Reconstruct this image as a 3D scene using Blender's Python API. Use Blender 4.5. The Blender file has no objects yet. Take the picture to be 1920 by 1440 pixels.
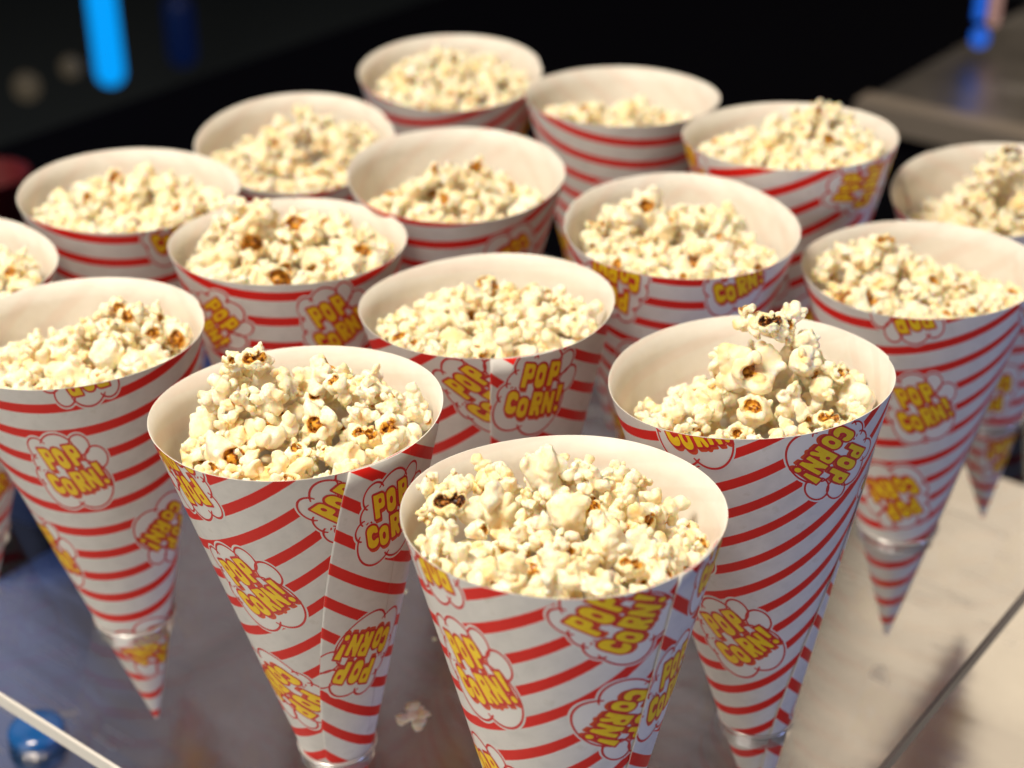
import bpy, math, random
import numpy as np
from mathutils import Vector, Matrix

rng = np.random.default_rng(7)
random.seed(7)
scene = bpy.context.scene
COL = scene.collection
rad = math.radians

# ------------------------------------------------------------------ helpers
def mesh_obj(name, verts, faces, mats=(), parent=None, matidx=None, smooth=True, uv=None, attrs=None):
    me = bpy.data.meshes.new(name)
    verts = np.asarray(verts, dtype=np.float32).reshape(-1, 3)
    if isinstance(faces, np.ndarray) and faces.ndim == 2:
        n, k = faces.shape
        me.vertices.add(len(verts)); me.vertices.foreach_set('co', verts.ravel())
        me.loops.add(n * k); me.loops.foreach_set('vertex_index', faces.astype(np.int32).ravel())
        me.polygons.add(n)
        me.polygons.foreach_set('loop_start', (np.arange(n) * k).astype(np.int32))
        me.polygons.foreach_set('loop_total', np.full(n, k, dtype=np.int32))
    else:
        me.from_pydata([tuple(v) for v in verts], [], [tuple(int(i) for i in f) for f in faces])
    for m in mats: me.materials.append(m)
    if matidx is not None: me.polygons.foreach_set('material_index', np.asarray(matidx, dtype=np.int32))
    me.polygons.foreach_set('use_smooth', np.full(len(me.polygons), smooth))
    me.update(calc_edges=True)
    if uv is not None:
        l = me.uv_layers.new(name='UVMap')
        vi = np.empty(len(me.loops), dtype=np.int32); me.loops.foreach_get('vertex_index', vi)
        l.data.foreach_set('uv', np.asarray(uv, dtype=np.float32)[vi].ravel())
    if attrs:
        for an, av in attrs.items():
            a = me.attributes.new(an, 'FLOAT', 'POINT'); a.data.foreach_set('value', np.asarray(av, dtype=np.float32))
    o = bpy.data.objects.new(name, me); COL.objects.link(o)
    if parent is not None: o.parent = parent
    return o

def empty(name, loc):
    o = bpy.data.objects.new(name, None); COL.objects.link(o); o.location = loc
    o.empty_display_size = .01
    return o

def tag(o, label=None, cat=None, group=None, kind=None):
    if label: o['label'] = label
    if cat: o['category'] = cat
    if group: o['group'] = group
    if kind: o['kind'] = kind
    return o

class NT:
    def __init__(s, name):
        s.m = bpy.data.materials.new(name); s.m.use_nodes = True
        s.t = s.m.node_tree; s.t.nodes.clear()
        s.out = s.t.nodes.new('ShaderNodeOutputMaterial')
    def n(s, typ, **kw):
        nd = s.t.nodes.new(typ)
        for k, v in kw.items():
            if k.startswith('_'): setattr(nd, k[1:], v)
            else: nd.inputs[k.replace('__', ' ')].default_value = v
        return nd
    def l(s, a, b): s.t.links.new(a, b)
    def surf(s, sock): s.l(sock, s.out.inputs['Surface'])
    def math(s, op, a, b=None, c=None):
        nd = s.t.nodes.new('ShaderNodeMath'); nd.operation = op
        for i, x in enumerate((a, b, c)):
            if x is None: continue
            if isinstance(x, (int, float)): nd.inputs[i].default_value = x
            else: s.l(x, nd.inputs[i])
        return nd.outputs[0]
    def mix(s, fac, a, b):
        nd = s.t.nodes.new('ShaderNodeMix'); nd.data_type = 'RGBA'
        for idx, x in ((0, fac), (6, a), (7, b)):
            if isinstance(x, (int, float)): nd.inputs[idx].default_value = x
            elif isinstance(x, tuple): nd.inputs[idx].default_value = x
            else: s.l(x, nd.inputs[idx])
        return nd.outputs[2]
    def ramp(s, fac, stops):
        nd = s.t.nodes.new('ShaderNodeValToRGB'); e = nd.color_ramp.elements
        e[0].position, e[0].color = stops[0]; e[1].position, e[1].color = stops[-1]
        for p, c in stops[1:-1]:
            x = e.new(p); x.color = c
        s.l(fac, nd.inputs[0]); return nd.outputs[0]
def rgb(r, g, b): return (r, g, b, 1)

def simple(name, col, rough=.5, metal=0, spec=.5, emit=None, estr=0, **kw):
    t = NT(name); p = t.n('ShaderNodeBsdfPrincipled', Roughness=rough, Metallic=metal)
    p.inputs['Base Color'].default_value = rgb(*col)
    p.inputs['Specular IOR Level'].default_value = spec
    if emit:
        p.inputs['Emission Color'].default_value = rgb(*emit); p.inputs['Emission Strength'].default_value = estr
    for k, v in kw.items(): p.inputs[k.replace('__', ' ')].default_value = v
    t.surf(p.outputs[0]); return t.m

# ------------------------------------------------------------------ materials
STRIPE_P = 12.2
def paper_mat(name, inner=False):
    t = NT(name)
    uv = t.n('ShaderNodeUVMap'); sep = t.n('ShaderNodeSeparateXYZ'); t.l(uv.outputs[0], sep.inputs[0])
    nz = t.n('ShaderNodeTexNoise', Scale=6.0, Detail=5.0); t.l(uv.outputs[0], nz.inputs['Vector'])
    fine = t.n('ShaderNodeTexNoise', Scale=70.0, Detail=3.0); t.l(uv.outputs[0], fine.inputs['Vector'])
    v = t.math('ADD', sep.outputs[1], t.math('MULTIPLY', t.math('SUBTRACT', nz.outputs[0], .5), .02))
    v = t.math('ADD', v, t.math('MULTIPLY', t.math('SUBTRACT', fine.outputs[0], .5), .006))
    # uv is in units of 10 mm
    fr = t.math('FRACT', t.math('ADD', t.math('DIVIDE', v, STRIPE_P / 10), .5))
    d = t.math('ABSOLUTE', t.math('SUBTRACT', fr, .5))
    duty = .172
    mr = t.n('ShaderNodeMapRange', _interpolation_type='SMOOTHSTEP'); t.l(d, mr.inputs['Value'])
    mr.inputs['From Min'].default_value = duty - (.05 if inner else .014); mr.inputs['From Max'].default_value = duty + (.05 if inner else .014)
    mr.inputs['To Min'].default_value = 1; mr.inputs['To Max'].default_value = 0
    mask = mr.outputs[0]
    mott = t.n('ShaderNodeTexNoise', Scale=1.4, Detail=4.0, Roughness=.6); t.l(uv.outputs[0], mott.inputs['Vector'])
    p = t.n('ShaderNodeBsdfPrincipled', Roughness=.52)
    if inner:
        white = t.ramp(mott.outputs[0], [(.3, rgb(.82, .775, .70)), (.7, rgb(.87, .835, .775))])
        col = t.mix(t.math('MULTIPLY', mask, .13), white, rgb(.80, .50, .40))
    else:
        white = t.ramp(mott.outputs[0], [(.28, rgb(.73, .725, .715)), (.5, rgb(.80, .79, .78)), (.75, rgb(.84, .83, .82))])
        sm = t.ramp(mott.outputs[0], [(.60, rgb(1, 1, 1)), (.72, rgb(.86, .85, .82))])
        mu = t.n('ShaderNodeMix', _data_type='RGBA', _blend_type='MULTIPLY'); mu.inputs[0].default_value = 1; t.l(white, mu.inputs[6]); t.l(sm, mu.inputs[7]); white = mu.outputs[2]
        ink = t.ramp(fine.outputs[0], [(.3, rgb(.78, .014, .010)), (.7, rgb(.86, .022, .014))])
        col = t.mix(mask, white, ink)
        p.inputs['Specular IOR Level'].default_value = .3
    t.l(col, p.inputs['Base Color'])
    # faint paper waves
    wv = t.n('ShaderNodeTexNoise', Scale=.9, Detail=2.0); t.l(uv.outputs[0], wv.inputs['Vector'])
    hsum = t.math('ADD', t.math('MULTIPLY', wv.outputs[0], 1.0), t.math('MULTIPLY', fine.outputs[0], .012))
    bp = t.n('ShaderNodeBump', Strength=.35, Distance=.0012); t.l(hsum, bp.inputs['Height']); t.l(bp.outputs[0], p.inputs['Normal'])
    tr = t.n('ShaderNodeBsdfTranslucent'); t.l(col, tr.inputs['Color'])
    mx = t.n('ShaderNodeMixShader', Fac=.10); t.l(p.outputs[0], mx.inputs[1]); t.l(tr.outputs[0], mx.inputs[2])
    t.surf(mx.outputs[0]); return t.m
M_OUT = paper_mat('paper_printed'); M_IN = paper_mat('paper_inside', True)
M_EDGE = simple('paper_edge', (.84, .80, .74), .7)
M_LWHITE = simple('print_white', (.80, .79, .78), .5)
M_LRED = simple('print_dark_red', (.64, .012, .014), .5)
M_LORA = simple('print_orange_red', (.72, .075, .012), .5)
def yellow_mat():
    t = NT('print_yellow'); g = t.n('ShaderNodeNewGeometry')
    nz = t.n('ShaderNodeTexNoise', Scale=600.0, Detail=2.0); t.l(g.outputs['Position'], nz.inputs['Vector'])
    c = t.ramp(nz.outputs[0], [(.3, rgb(.94, .60, .002)), (.7, rgb(.98, .70, .004))])
    p = t.n('ShaderNodeBsdfPrincipled', Roughness=.5); t.l(c, p.inputs['Base Color']); t.surf(p.outputs[0]); return t.m
M_LYEL = yellow_mat()

def popcorn_mat(burnt=False):
    t = NT('popcorn_burnt' if burnt else 'popcorn_flake'); tc = t.n('ShaderNodeTexCoord'); oi = t.n('ShaderNodeObjectInfo')
    hull = t.n('ShaderNodeAttribute', _attribute_name='hull'); tint = t.n('ShaderNodeAttribute', _attribute_name='tint')
    off = t.n('ShaderNodeVectorMath', _operation='ADD'); t.l(tc.outputs['Object'], off.inputs[0]); t.l(oi.outputs['Random'], off.inputs[1])
    n1 = t.n('ShaderNodeTexNoise', Scale=180.0, Detail=3.0); t.l(off.outputs[0], n1.inputs['Vector'])
    n2 = t.n('ShaderNodeTexNoise', Scale=900.0, Detail=4.0); t.l(off.outputs[0], n2.inputs['Vector'])
    base = t.ramp(n1.outputs[0], [(.34, rgb(.97, .71, .34)), (.48, rgb(.97, .835, .56)), (.66, rgb(.97, .905, .76))])
    vary = t.math('ADD', t.math('MULTIPLY', oi.outputs['Random'], .4), t.math('MULTIPLY', tint.outputs['Fac'], .5))
    base = t.mix(vary, base, rgb(.97, .915, .79))
    hc = t.ramp(n2.outputs[0], [(.33, rgb(.07, .018, .004)), (.43, rgb(.32, .10, .012)), (.56, rgb(.72, .34, .035))])
    if burnt: hc = t.ramp(n2.outputs[0], [(.36, rgb(.018, .006, .003)), (.5, rgb(.09, .022, .005)), (.62, rgb(.42, .15, .018))])
    hm = t.n('ShaderNodeMapRange', _interpolation_type='SMOOTHSTEP'); t.l(hull.outputs['Fac'], hm.inputs['Value'])
    hm.inputs['From Min'].default_value = .35; hm.inputs['From Max'].default_value = .75
    halo = t.n('ShaderNodeMapRange', _interpolation_type='SMOOTHSTEP'); t.l(hull.outputs['Fac'], halo.inputs['Value'])
    halo.inputs['From Min'].default_value = .02; halo.inputs['From Max'].default_value = .5
    base = t.mix(t.math('MULTIPLY', halo.outputs[0], .65), base, rgb(.90, .60, .18))
    col = t.mix(hm.outputs[0], base, hc)
    p = t.n('ShaderNodeBsdfPrincipled', Roughness=.55); t.l(col, p.inputs['Base Color'])
    p.inputs['Specular IOR Level'].default_value = .35
    ro = t.math('SUBTRACT', .6, t.math('MULTIPLY', hm.outputs[0], .3)); t.l(ro, p.inputs['Roughness'])
    sw = t.math('MULTIPLY', t.math('SUBTRACT', 1.0, hm.outputs[0]), .6); t.l(sw, p.inputs['Subsurface Weight'])
    p.inputs['Subsurface Radius'].default_value = (1.0, .50, .18); p.inputs['Subsurface Scale'].default_value = .0026
    bp = t.n('ShaderNodeBump', Strength=.35, Distance=.0003); t.l(n2.outputs[0], bp.inputs['Height']); t.l(bp.outputs[0], p.inputs['Normal'])
    t.surf(p.outputs[0]); return t.m
M_POP = popcorn_mat(); M_BURNT = popcorn_mat(True)

def metal_mat(name, base, r0, r1, brush=True, rot=0):
    t = NT(name); tc = t.n('ShaderNodeTexCoord')
    mp = t.n('ShaderNodeMapping'); t.l(tc.outputs['Object'], mp.inputs['Vector'])
    mp.inputs['Scale'].default_value = (6, 260, 1) if brush else (30, 30, 1)
    n1 = t.n('ShaderNodeTexNoise', Scale=1.0, Detail=5.0, Roughness=.6); t.l(mp.outputs[0], n1.inputs['Vector'])
    mp2 = t.n('ShaderNodeMapping'); t.l(tc.outputs['Object'], mp2.inputs['Vector']); mp2.inputs['Scale'].default_value = (2.2, 16, 1)
    n2 = t.n('ShaderNodeTexNoise', Scale=1.0, Detail=3.0); t.l(mp2.outputs[0], n2.inputs['Vector'])
    sm = t.n('ShaderNodeTexNoise', Scale=18.0, Detail=5.0, Roughness=.7); t.l(tc.outputs['Object'], sm.inputs['Vector'])
    # hairline scratches: thin bands of a stretched, rotated cell pattern
    def scratch(ang, sc, seed):
        m = t.n('ShaderNodeMapping'); t.l(tc.outputs['Object'], m.inputs['Vector'])
        m.inputs['Rotation'].default_value = (0, 0, ang); m.inputs['Location'].default_value = (seed, seed * 2.3, 0)
        m.inputs['Scale'].default_value = (sc * .07, sc, 1)
        v = t.n('ShaderNodeTexVoronoi', Scale=1.0, _feature='DISTANCE_TO_EDGE'); t.l(m.outputs[0], v.inputs['Vector'])
        r = t.n('ShaderNodeMapRange'); t.l(v.outputs['Distance'], r.inputs['Value'])
        r.inputs['From Min'].default_value = 0; r.inputs['From Max'].default_value = .018; r.inputs['To Min'].default_value = 1; r.inputs['To Max'].default_value = 0
        k = t.n('ShaderNodeTexNoise', Scale=14.0); t.l(tc.outputs['Object'], k.inputs['Vector'])
        g = t.math('GREATER_THAN', k.outputs[0], .56)
        return t.math('MULTIPLY', r.outputs[0], g)
    s = t.math('MAXIMUM', scratch(.35, 55, 1.3), scratch(-.9, 40, 4.1))
    rough = t.math('ADD', t.math('MULTIPLY', sm.outputs[0], r1 - r0), r0)
    rough = t.math('ADD', rough, t.math('MULTIPLY', s, .25))
    p = t.n('ShaderNodeBsdfPrincipled', Metallic=1.0)
    c = t.mix(t.math('MULTIPLY', sm.outputs[0], .5), rgb(*base), rgb(base[0] * .7, base[1] * .7, base[2] * .7))
    c = t.mix(t.math('MULTIPLY', s, .6), c, rgb(.9, .88, .85))
    t.l(c, p.inputs['Base Color']); t.l(rough, p.inputs['Roughness'])
    h = t.math('ADD', t.math('MULTIPLY', n1.outputs[0], .04), t.math('MULTIPLY', n2.outputs[0], 1.0))
    bp = t.n('ShaderNodeBump', Strength=.40, Distance=.004); t.l(h, bp.inputs['Height']); t.l(bp.outputs[0], p.inputs['Normal'])
    t.surf(p.outputs[0]); return t.m
M_METAL = metal_mat('brushed_steel', (.66, .64, .61), .12, .26)
M_SHELF = metal_mat('dull_steel', (.44, .41, .37), .25, .45)

def acrylic_mat():
    t = NT('clear_acrylic'); fr = t.n('ShaderNodeFresnel', IOR=1.49)
    tr = t.n('ShaderNodeBsdfTransparent', Color=rgb(.965, .965, .97)); gl = t.n('ShaderNodeBsdfGlossy', Roughness=.03)
    tc = t.n('ShaderNodeTexCoord'); nz = t.n('ShaderNodeTexNoise', Scale=9.0, Detail=4.0); t.l(tc.outputs['Object'], nz.inputs['Vector'])
    rr = t.math('ADD', t.math('MULTIPLY', nz.outputs[0], .10), .0); t.l(rr, gl.inputs['Roughness'])
    ge = t.n('ShaderNodeNewGeometry'); fac = t.math('MULTIPLY', fr.outputs[0], t.math('SUBTRACT', 1.0, ge.outputs['Backfacing']))
    mx = t.n('ShaderNodeMixShader'); t.l(fac, mx.inputs[0]); t.l(tr.outputs[0], mx.inputs[1]); t.l(gl.outputs[0], mx.inputs[2])
    t.surf(mx.outputs[0]); return t.m
def acrylic_edge_mat():
    t = NT('acrylic_cut_edge'); fr = t.n('ShaderNodeFresnel', IOR=1.49)
    p = t.n('ShaderNodeBsdfPrincipled', Roughness=.18); p.inputs['Base Color'].default_value = rgb(.88, .87, .84)
    p.inputs['Subsurface Weight'].default_value = .0
    tr = t.n('ShaderNodeBsdfTransparent', Color=rgb(.95, .95, .96))
    mx = t.n('ShaderNodeMixShader', Fac=.18); t.l(p.outputs[0], mx.inputs[1]); t.l(tr.outputs[0], mx.inputs[2])
    t.surf(mx.outputs[0]); return t.m
def acrylic_rim_mat():
    t = NT('acrylic_polished_rim'); fr = t.n('ShaderNodeLayerWeight', Blend=.55)
    tr = t.n('ShaderNodeBsdfTransparent', Color=rgb(.93, .93, .94)); gl = t.n('ShaderNodeBsdfGlossy', Roughness=.12); gl.inputs['Color'].default_value = rgb(1, 1, 1)
    di = t.n('ShaderNodeBsdfDiffuse'); di.inputs['Color'].default_value = rgb(.85, .84, .82)
    m1 = t.n('ShaderNodeMixShader', Fac=.38); t.l(tr.outputs[0], m1.inputs[1]); t.l(di.outputs[0], m1.inputs[2])  # white diffuse mixed into the clear rim paints its bright highlight
    f = t.math('ADD', t.math('MULTIPLY', fr.outputs['Facing'], .7), .12)
    mx = t.n('ShaderNodeMixShader'); t.l(f, mx.inputs[0]); t.l(m1.outputs[0], mx.inputs[1]); t.l(gl.outputs[0], mx.inputs[2])
    t.surf(mx.outputs[0]); return t.m
M_SIDE = simple('acrylic_shaded_side', (.10, .085, .085), .25)  # dark colour puts shade into the clear sheet's side edges
M_ACR = acrylic_mat(); M_ACRE = acrylic_edge_mat(); M_ACRR = acrylic_rim_mat()

# ------------------------------------------------------------------ layout
# The display stands at an angle to the camera: A runs away to the right, B towards the right.
AZ = rad(37.4)
VA = np.array([math.sin(AZ), math.cos(AZ)]); VB = np.array([math.cos(AZ), -math.sin(AZ)])
ROTB = math.atan2(VB[1], VB[0])
def AB(a, b): q = VA * a + VB * b; return float(q[0]), float(q[1])
Z_ACR = .104
L = .192; R = .0475; S = math.hypot(L, R); SA = R / S; CA = L / S
OV = .5; TOT = 2 * math.pi + OV
# name: rim centre, lean, depth squeeze, seam azimuth, seam slant, stripe tilt (deg), stripe phase (mm), wording
CONES = {
'F': ((.015, .399, .244), (-.015, .095), 1.06, -.88, -.1, 4, 162.1),
'L': ((-.070, .458, .244), (-.042, .0), .92, -1.13, -.85, 3, 157.5),
'R': ((.080, .482, .244), (-.078, .066), 1.03, .10, -1.9, 11, 163.0),
'X': ((-.160, .529, .236), (-.047, -.04), .87, .45, -.4, -10, 188.7),
'M': ((-.009, .546, .239), (-.040, .015), .96, -1.54, -.2, 3, 159.3),
'Q': ((.165, .597, .230), (-.042, -.025), .93, -.12, -.6, -4, 177.5),
'C7': ((-.090, .602, .240), (.0, .03), .97, 1.1, -.5, -4, 180),
'C8': ((.069, .611, .243), (.0, -.06), 1.0, .9, -.5, -6, 184),
'C9': ((-.168, .666, .236), (.02, -.01), 1.0, 1.6, -.5, 2, 182),
'C10': ((-.0246, .667, .243), (.0, -.07), 1.0, .5, -.4, -6, 185),
'C11': ((.125, .693, .251), (-.03, .035), 1.0, -.5, -.3, 0, 186),
'C12': ((-.103, .7385, .231), (.02, -.13), 1.06, .6, -.5, 0, 190),
'C13': ((-.0316, .820, .239), (.0, -.09), 1.03, .3, -.5, 0, 186),
'C14': ((.0545, .773, .242), (.0, .02), 1.0, 2.4, -.4, 10, 188),
'C15': ((.221, .692, .226), (-.12, -.06), 1.0, 2.0, -.5, 0, 186),
'C16': ((-.230, .592, .235), (.06, -.03), .9, 1.0, -.5, 0, 180)}
PER = {'F': 11.65, 'R': 11.3, 'L': 12.1, 'X': 13.0, 'Q': 12.6, 'M': 11.4}
FRONT = ('F', 'L', 'R', 'X', 'M', 'Q')
LOGOS = {  # flat sheet position in mm, turn in degrees
'F': [(105.8, 154.9, 13), (55.0, 150.9, -12), (89.4, 113.5, -170), (60.8, 193.3, 160), (34.3, 104.3, -4), (-125, 149, 40), (-101, 111, 40)],
'L': [(66.5, 130.2, -7), (74.2, 178.4, 165), (117.1, 137.1, -4), (-114.1, 129.3, 40), (41.2, 82.5, -170), (-76.0, 78.2, -166)],
'R': [(75.2, 168.0, -165), (21.7, 103.3, 10), (34.0, 201.6, -6), (10.7, 150.7, -175), (95, 125, 5)],
'Q': [(47.6, 142.7, -6), (26.9, 92.6, 176), (54.9, 196.2, 172), (110, 165, 0)],
'X': [(31.4, 153.9, -10), (55.5, 199.7, 165), (51.7, 100.2, -175), (-2.2, 108.3, -8), (19.9, 44.5, -165)],
'M': [(113.7, 141.6, -2), (-120.1, 134.9, 22)],
'C8': [(-11.6, 189.3, 160), (37.8, 193.7, -4)],
'C11': [(101.9, 154.1, 34)], 'C9': [(14.0, 197.6, 6)],
'C7': [(31.2, 173.9, 6), (-20.0, 174.9, -60)],
'C14': [(-114.0, 128.0, 40), (82.4, 165.0, -22)], 'C13': [(-34.6, 200.0, -2)],
'C10': [(60, 160, 180)], 'C12': [(30, 170, 0)], 'C15': [(40, 120, 0)], 'C16': [(30, 150, 0)]}

# the sheet carries more emblems, upright and upside down in turn, on the sides turned away
for k_ in CONES:
    n_ = 0
    for iy in range(4):
        for ix in range(-4, 5):
            ex, ey = ix * 43 + (21 if iy % 2 else 0), 52 + iy * 44
            if math.hypot(ex, ey) > 205 or ey < 45: continue
            ph_ = math.atan2(ex, ey); th_ = ph_ / SA + TOT / 2; az_ = (CONES[k_][3] + th_ + math.pi) % (2 * math.pi) - math.pi
            if not (-.05 < th_ < 2 * math.pi): continue
            if k_ not in FRONT and ey > 150 and -2.9 < az_ < -.25: continue
            if k_ in FRONT and not .55 < az_ < 2.6: continue
            if all(math.hypot(ex - q[0], ey - q[1]) > 40 for q in LOGOS[k_]):
                LOGOS[k_].append((ex, ey, 0 if (ix + iy) % 2 else 180)); n_ += 1

def frame(k):
    C, ln, sy = CONES[k][:3]
    ax = np.array([ln[0], ln[1], math.sqrt(1 - ln[0] ** 2 - ln[1] ** 2)])
    x = np.cross([0, 1, 0], ax); x /= np.linalg.norm(x); y = np.cross(ax, x)
    return np.array(C), ax, x, y, sy
FR = {k: frame(k) for k in CONES}
THICK = .00030
WOB = {k: (rng.uniform(.006, .016), rng.uniform(0, 6.28), rng.uniform(.003, .007), rng.uniform(0, 6.28)) for k in CONES}

def cone_pt(k, th, s, off=0.0, world=True):
    """theta runs round the sheet from the outer seam edge, s is the distance from the tip."""
    C, ax, x, y, sy = FR[k]; az = CONES[k][3] + th
    w = WOB[k]
    f = (s / S)
    r = s * SA * (1 + f * (w[0] * np.sin(3 * az + w[1]) + w[2] * np.sin(5 * az + w[3])))
    lay = (1 - th / TOT) * .0007 * np.minimum(1, s / .03)
    rr = r + (lay + off) / CA
    z = s * CA - L
    P = (np.cos(az) * rr)[..., None] * x + (np.sin(az) * rr * sy)[..., None] * y + z[..., None] * ax
    return P          # relative to the rim centre

def flat_xy(th, s):
    ph = (th - TOT / 2) * SA
    return s * np.sin(ph) * 1000, s * np.cos(ph) * 1000

# ------------------------------------------------------------------ the POP CORN! emblem as distance fields (mm)
def cap(X, Y, a, b, r):
    ax_, ay_ = a; bx_, by_ = b; dx, dy = bx_ - ax_, by_ - ay_
    q = np.clip(((X - ax_) * dx + (Y - ay_) * dy) / max(dx * dx + dy * dy, 1e-9), 0, 1)
    return np.hypot(X - ax_ - q * dx, Y - ay_ - q * dy) - r
def poly(X, Y, pts, r):
    d = np.full(X.shape, 1e9)
    for a, b in zip(pts[:-1], pts[1:]): d = np.minimum(d, cap(X, Y, a, b, r))
    return d
def ell(X, Y, c, a, b): return (np.hypot((X - c[0]) / a, (Y - c[1]) / b) - 1) * min(a, b)
def box(X, Y, c, a, b, r=.25):
    qx = np.abs(X - c[0]) - a + r; qy = np.abs(Y - c[1]) - b + r
    return np.hypot(np.maximum(qx, 0), np.maximum(qy, 0)) + np.minimum(np.maximum(qx, qy), 0) - r
def glyph(ch, X, Y, h):
    if ch == 'P':
        d = np.minimum(box(X, Y, (-1.15, 0), 1.25, h / 2), box(X, Y, (.35, h * .17), 2.3, h * .33, 1.5))
        return np.maximum(d, -ell(X, Y, (.45, h * .2), .48, .62))
    if ch == 'O':
        return np.maximum(box(X, Y, (0, 0), 2.35, h / 2, 2.2), -ell(X, Y, (0, 0), .55, .95))
    if ch == 'C':
        d = box(X, Y, (0, 0), 2.5, h / 2, 2.3)
        return np.maximum(d, -np.minimum(ell(X, Y, (.5, 0), .75, 1.1), box(X, Y, (2.2, 0), 1.7, .75, .2)))
    if ch == 'R':
        d = np.minimum(box(X, Y, (-1.2, 0), 1.25, h / 2), box(X, Y, (.2, h * .2), 2.3, h * .3, 1.4))
        d = np.minimum(d, cap(X, Y, (.3, -.2), (1.5, -h / 2 + .9), 1.05))
        return np.maximum(d, -ell(X, Y, (.35, h * .21), .45, .55))
    if ch == 'N':
        d = np.minimum(box(X, Y, (-1.6, 0), 1.05, h / 2), box(X, Y, (1.7, 0), 1.05, h / 2))
        return np.minimum(d, cap(X, Y, (-1.5, h / 2 - 1.1), (1.6, -h / 2 + 1.1), 1.0))
    if ch == '!':
        w = 1.05 + (Y / h) * .9
        d = np.maximum(np.abs(X) - np.clip(w, .3, 2), np.abs(Y - h * .16) - h * .34)
        return np.minimum(d, ell(X, Y, (0, -h * .5 + .6), 1.25, 1.25))
LETTERS = [('P', -7.0, 4.7, 8.6), ('O', -1.6, 5.1, 8.6), ('P', 4.0, 6.0, 8.6),
           ('C', -7.9, -5.0, 8.4), ('O', -2.6, -6.0, 7.4), ('R', 2.5, -4.2, 8.6), ('N', 7.7, -3.6, 8.0), ('!', 11.9, -2.0, 8.8)]
def letters(X, Y):
    d = np.full(X.shape, 1e9)
    for ch, cx, cy, h in LETTERS:
        yy = (Y - cy) - .05 * (X - cx)               # rising baseline
        xx = (X - cx) + .34 * (Y - cy)               # letters lean back
        d = np.minimum(d, glyph(ch, xx, yy, h))
    return d + .24
LOBES = [(-1.5, 6.8, 7.6), (7.6, 9.6, 3.9), (12.6, 3.9, 4.4), (5.8, -5.6, 9.4), (-5.2, -6.2, 8.6), (-12.0, -2.2, 3.4), (-10.6, 2.6, 3.8), (-10.0, 8.4, 4.3)]
def cloud(X, Y):
    d = np.full(X.shape, 1e9)
    for x, y, r in LOBES: d = np.minimum(d, np.hypot(X - x, Y - y) - r)
    return d
def emblem(X, Y):
    X = X / .87; Y = Y / 1.34
    c = cloud(X, Y); le = letters(X, Y)
    white = c - .95
    line = np.abs(c) - .34
    for i, (x, y, r) in enumerate(LOBES):
        ci = np.hypot(X - x, Y - y) - r
        line = np.minimum(line, np.maximum(np.abs(ci) - .28, -(c + 1.5)))
    line = np.maximum(line, -le)
    sh = le - .5
    for q in (.35, .7, 1.05): sh = np.minimum(sh, letters(X - q * .75, Y + q) - .5)
    outl = np.maximum(le - .72, -(le - .02))
    smear = letters(X + 1.2, Y + 1.6) - .6
    return white, line, outl, sh, le, smear

def msq(F, X, Y):
    """marching squares fill of F < 0 -> verts (n,2), polygon list"""
    ny, nx = F.shape; inside = F < 0
    vid = {}; V = []; polys = []
    c = inside[:-1, :-1].astype(int) + inside[:-1, 1:] + inside[1:, 1:] + inside[1:, :-1]
    def corner(i, j):
        key = (0, i, j)
        if key not in vid: vid[key] = len(V); V.append((X[i, j], Y[i, j]))
        return vid[key]
    def edge(i0, j0, i1, j1):
        key = (1, min(i0, i1), min(j0, j1), i0 != i1)
        if key not in vid:
            a, b = F[i0, j0], F[i1, j1]; t = a / (a - b)
            vid[key] = len(V); V.append((X[i0, j0] + (X[i1, j1] - X[i0, j0]) * t, Y[i0, j0] + (Y[i1, j1] - Y[i0, j0]) * t))
        return vid[key]
    for i, j in zip(*np.nonzero(c)):
        cs = ((i, j), (i, j + 1), (i + 1, j + 1), (i + 1, j)); pl = []
        for a in range(4):
            p, q = cs[a], cs[(a + 1) % 4]
            if inside[p]: pl.append(corner(*p))
            if inside[p] != inside[q]: pl.append(edge(*p, *q) if p <= q else edge(*q, *p))
        if len(pl) >= 3: polys.append(pl)
    return V, polys

# ------------------------------------------------------------------ paper cones
def grid_faces(nu, nv, flip=False):
    i, j = np.meshgrid(np.arange(nu - 1), np.arange(nv - 1), indexing='ij')
    a = i * nv + j; b = (i + 1) * nv + j; c = b + 1; d = a + 1
    f = np.stack([a, b, c, d], -1).reshape(-1, 4)
    return f[:, ::-1] if flip else f

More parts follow.
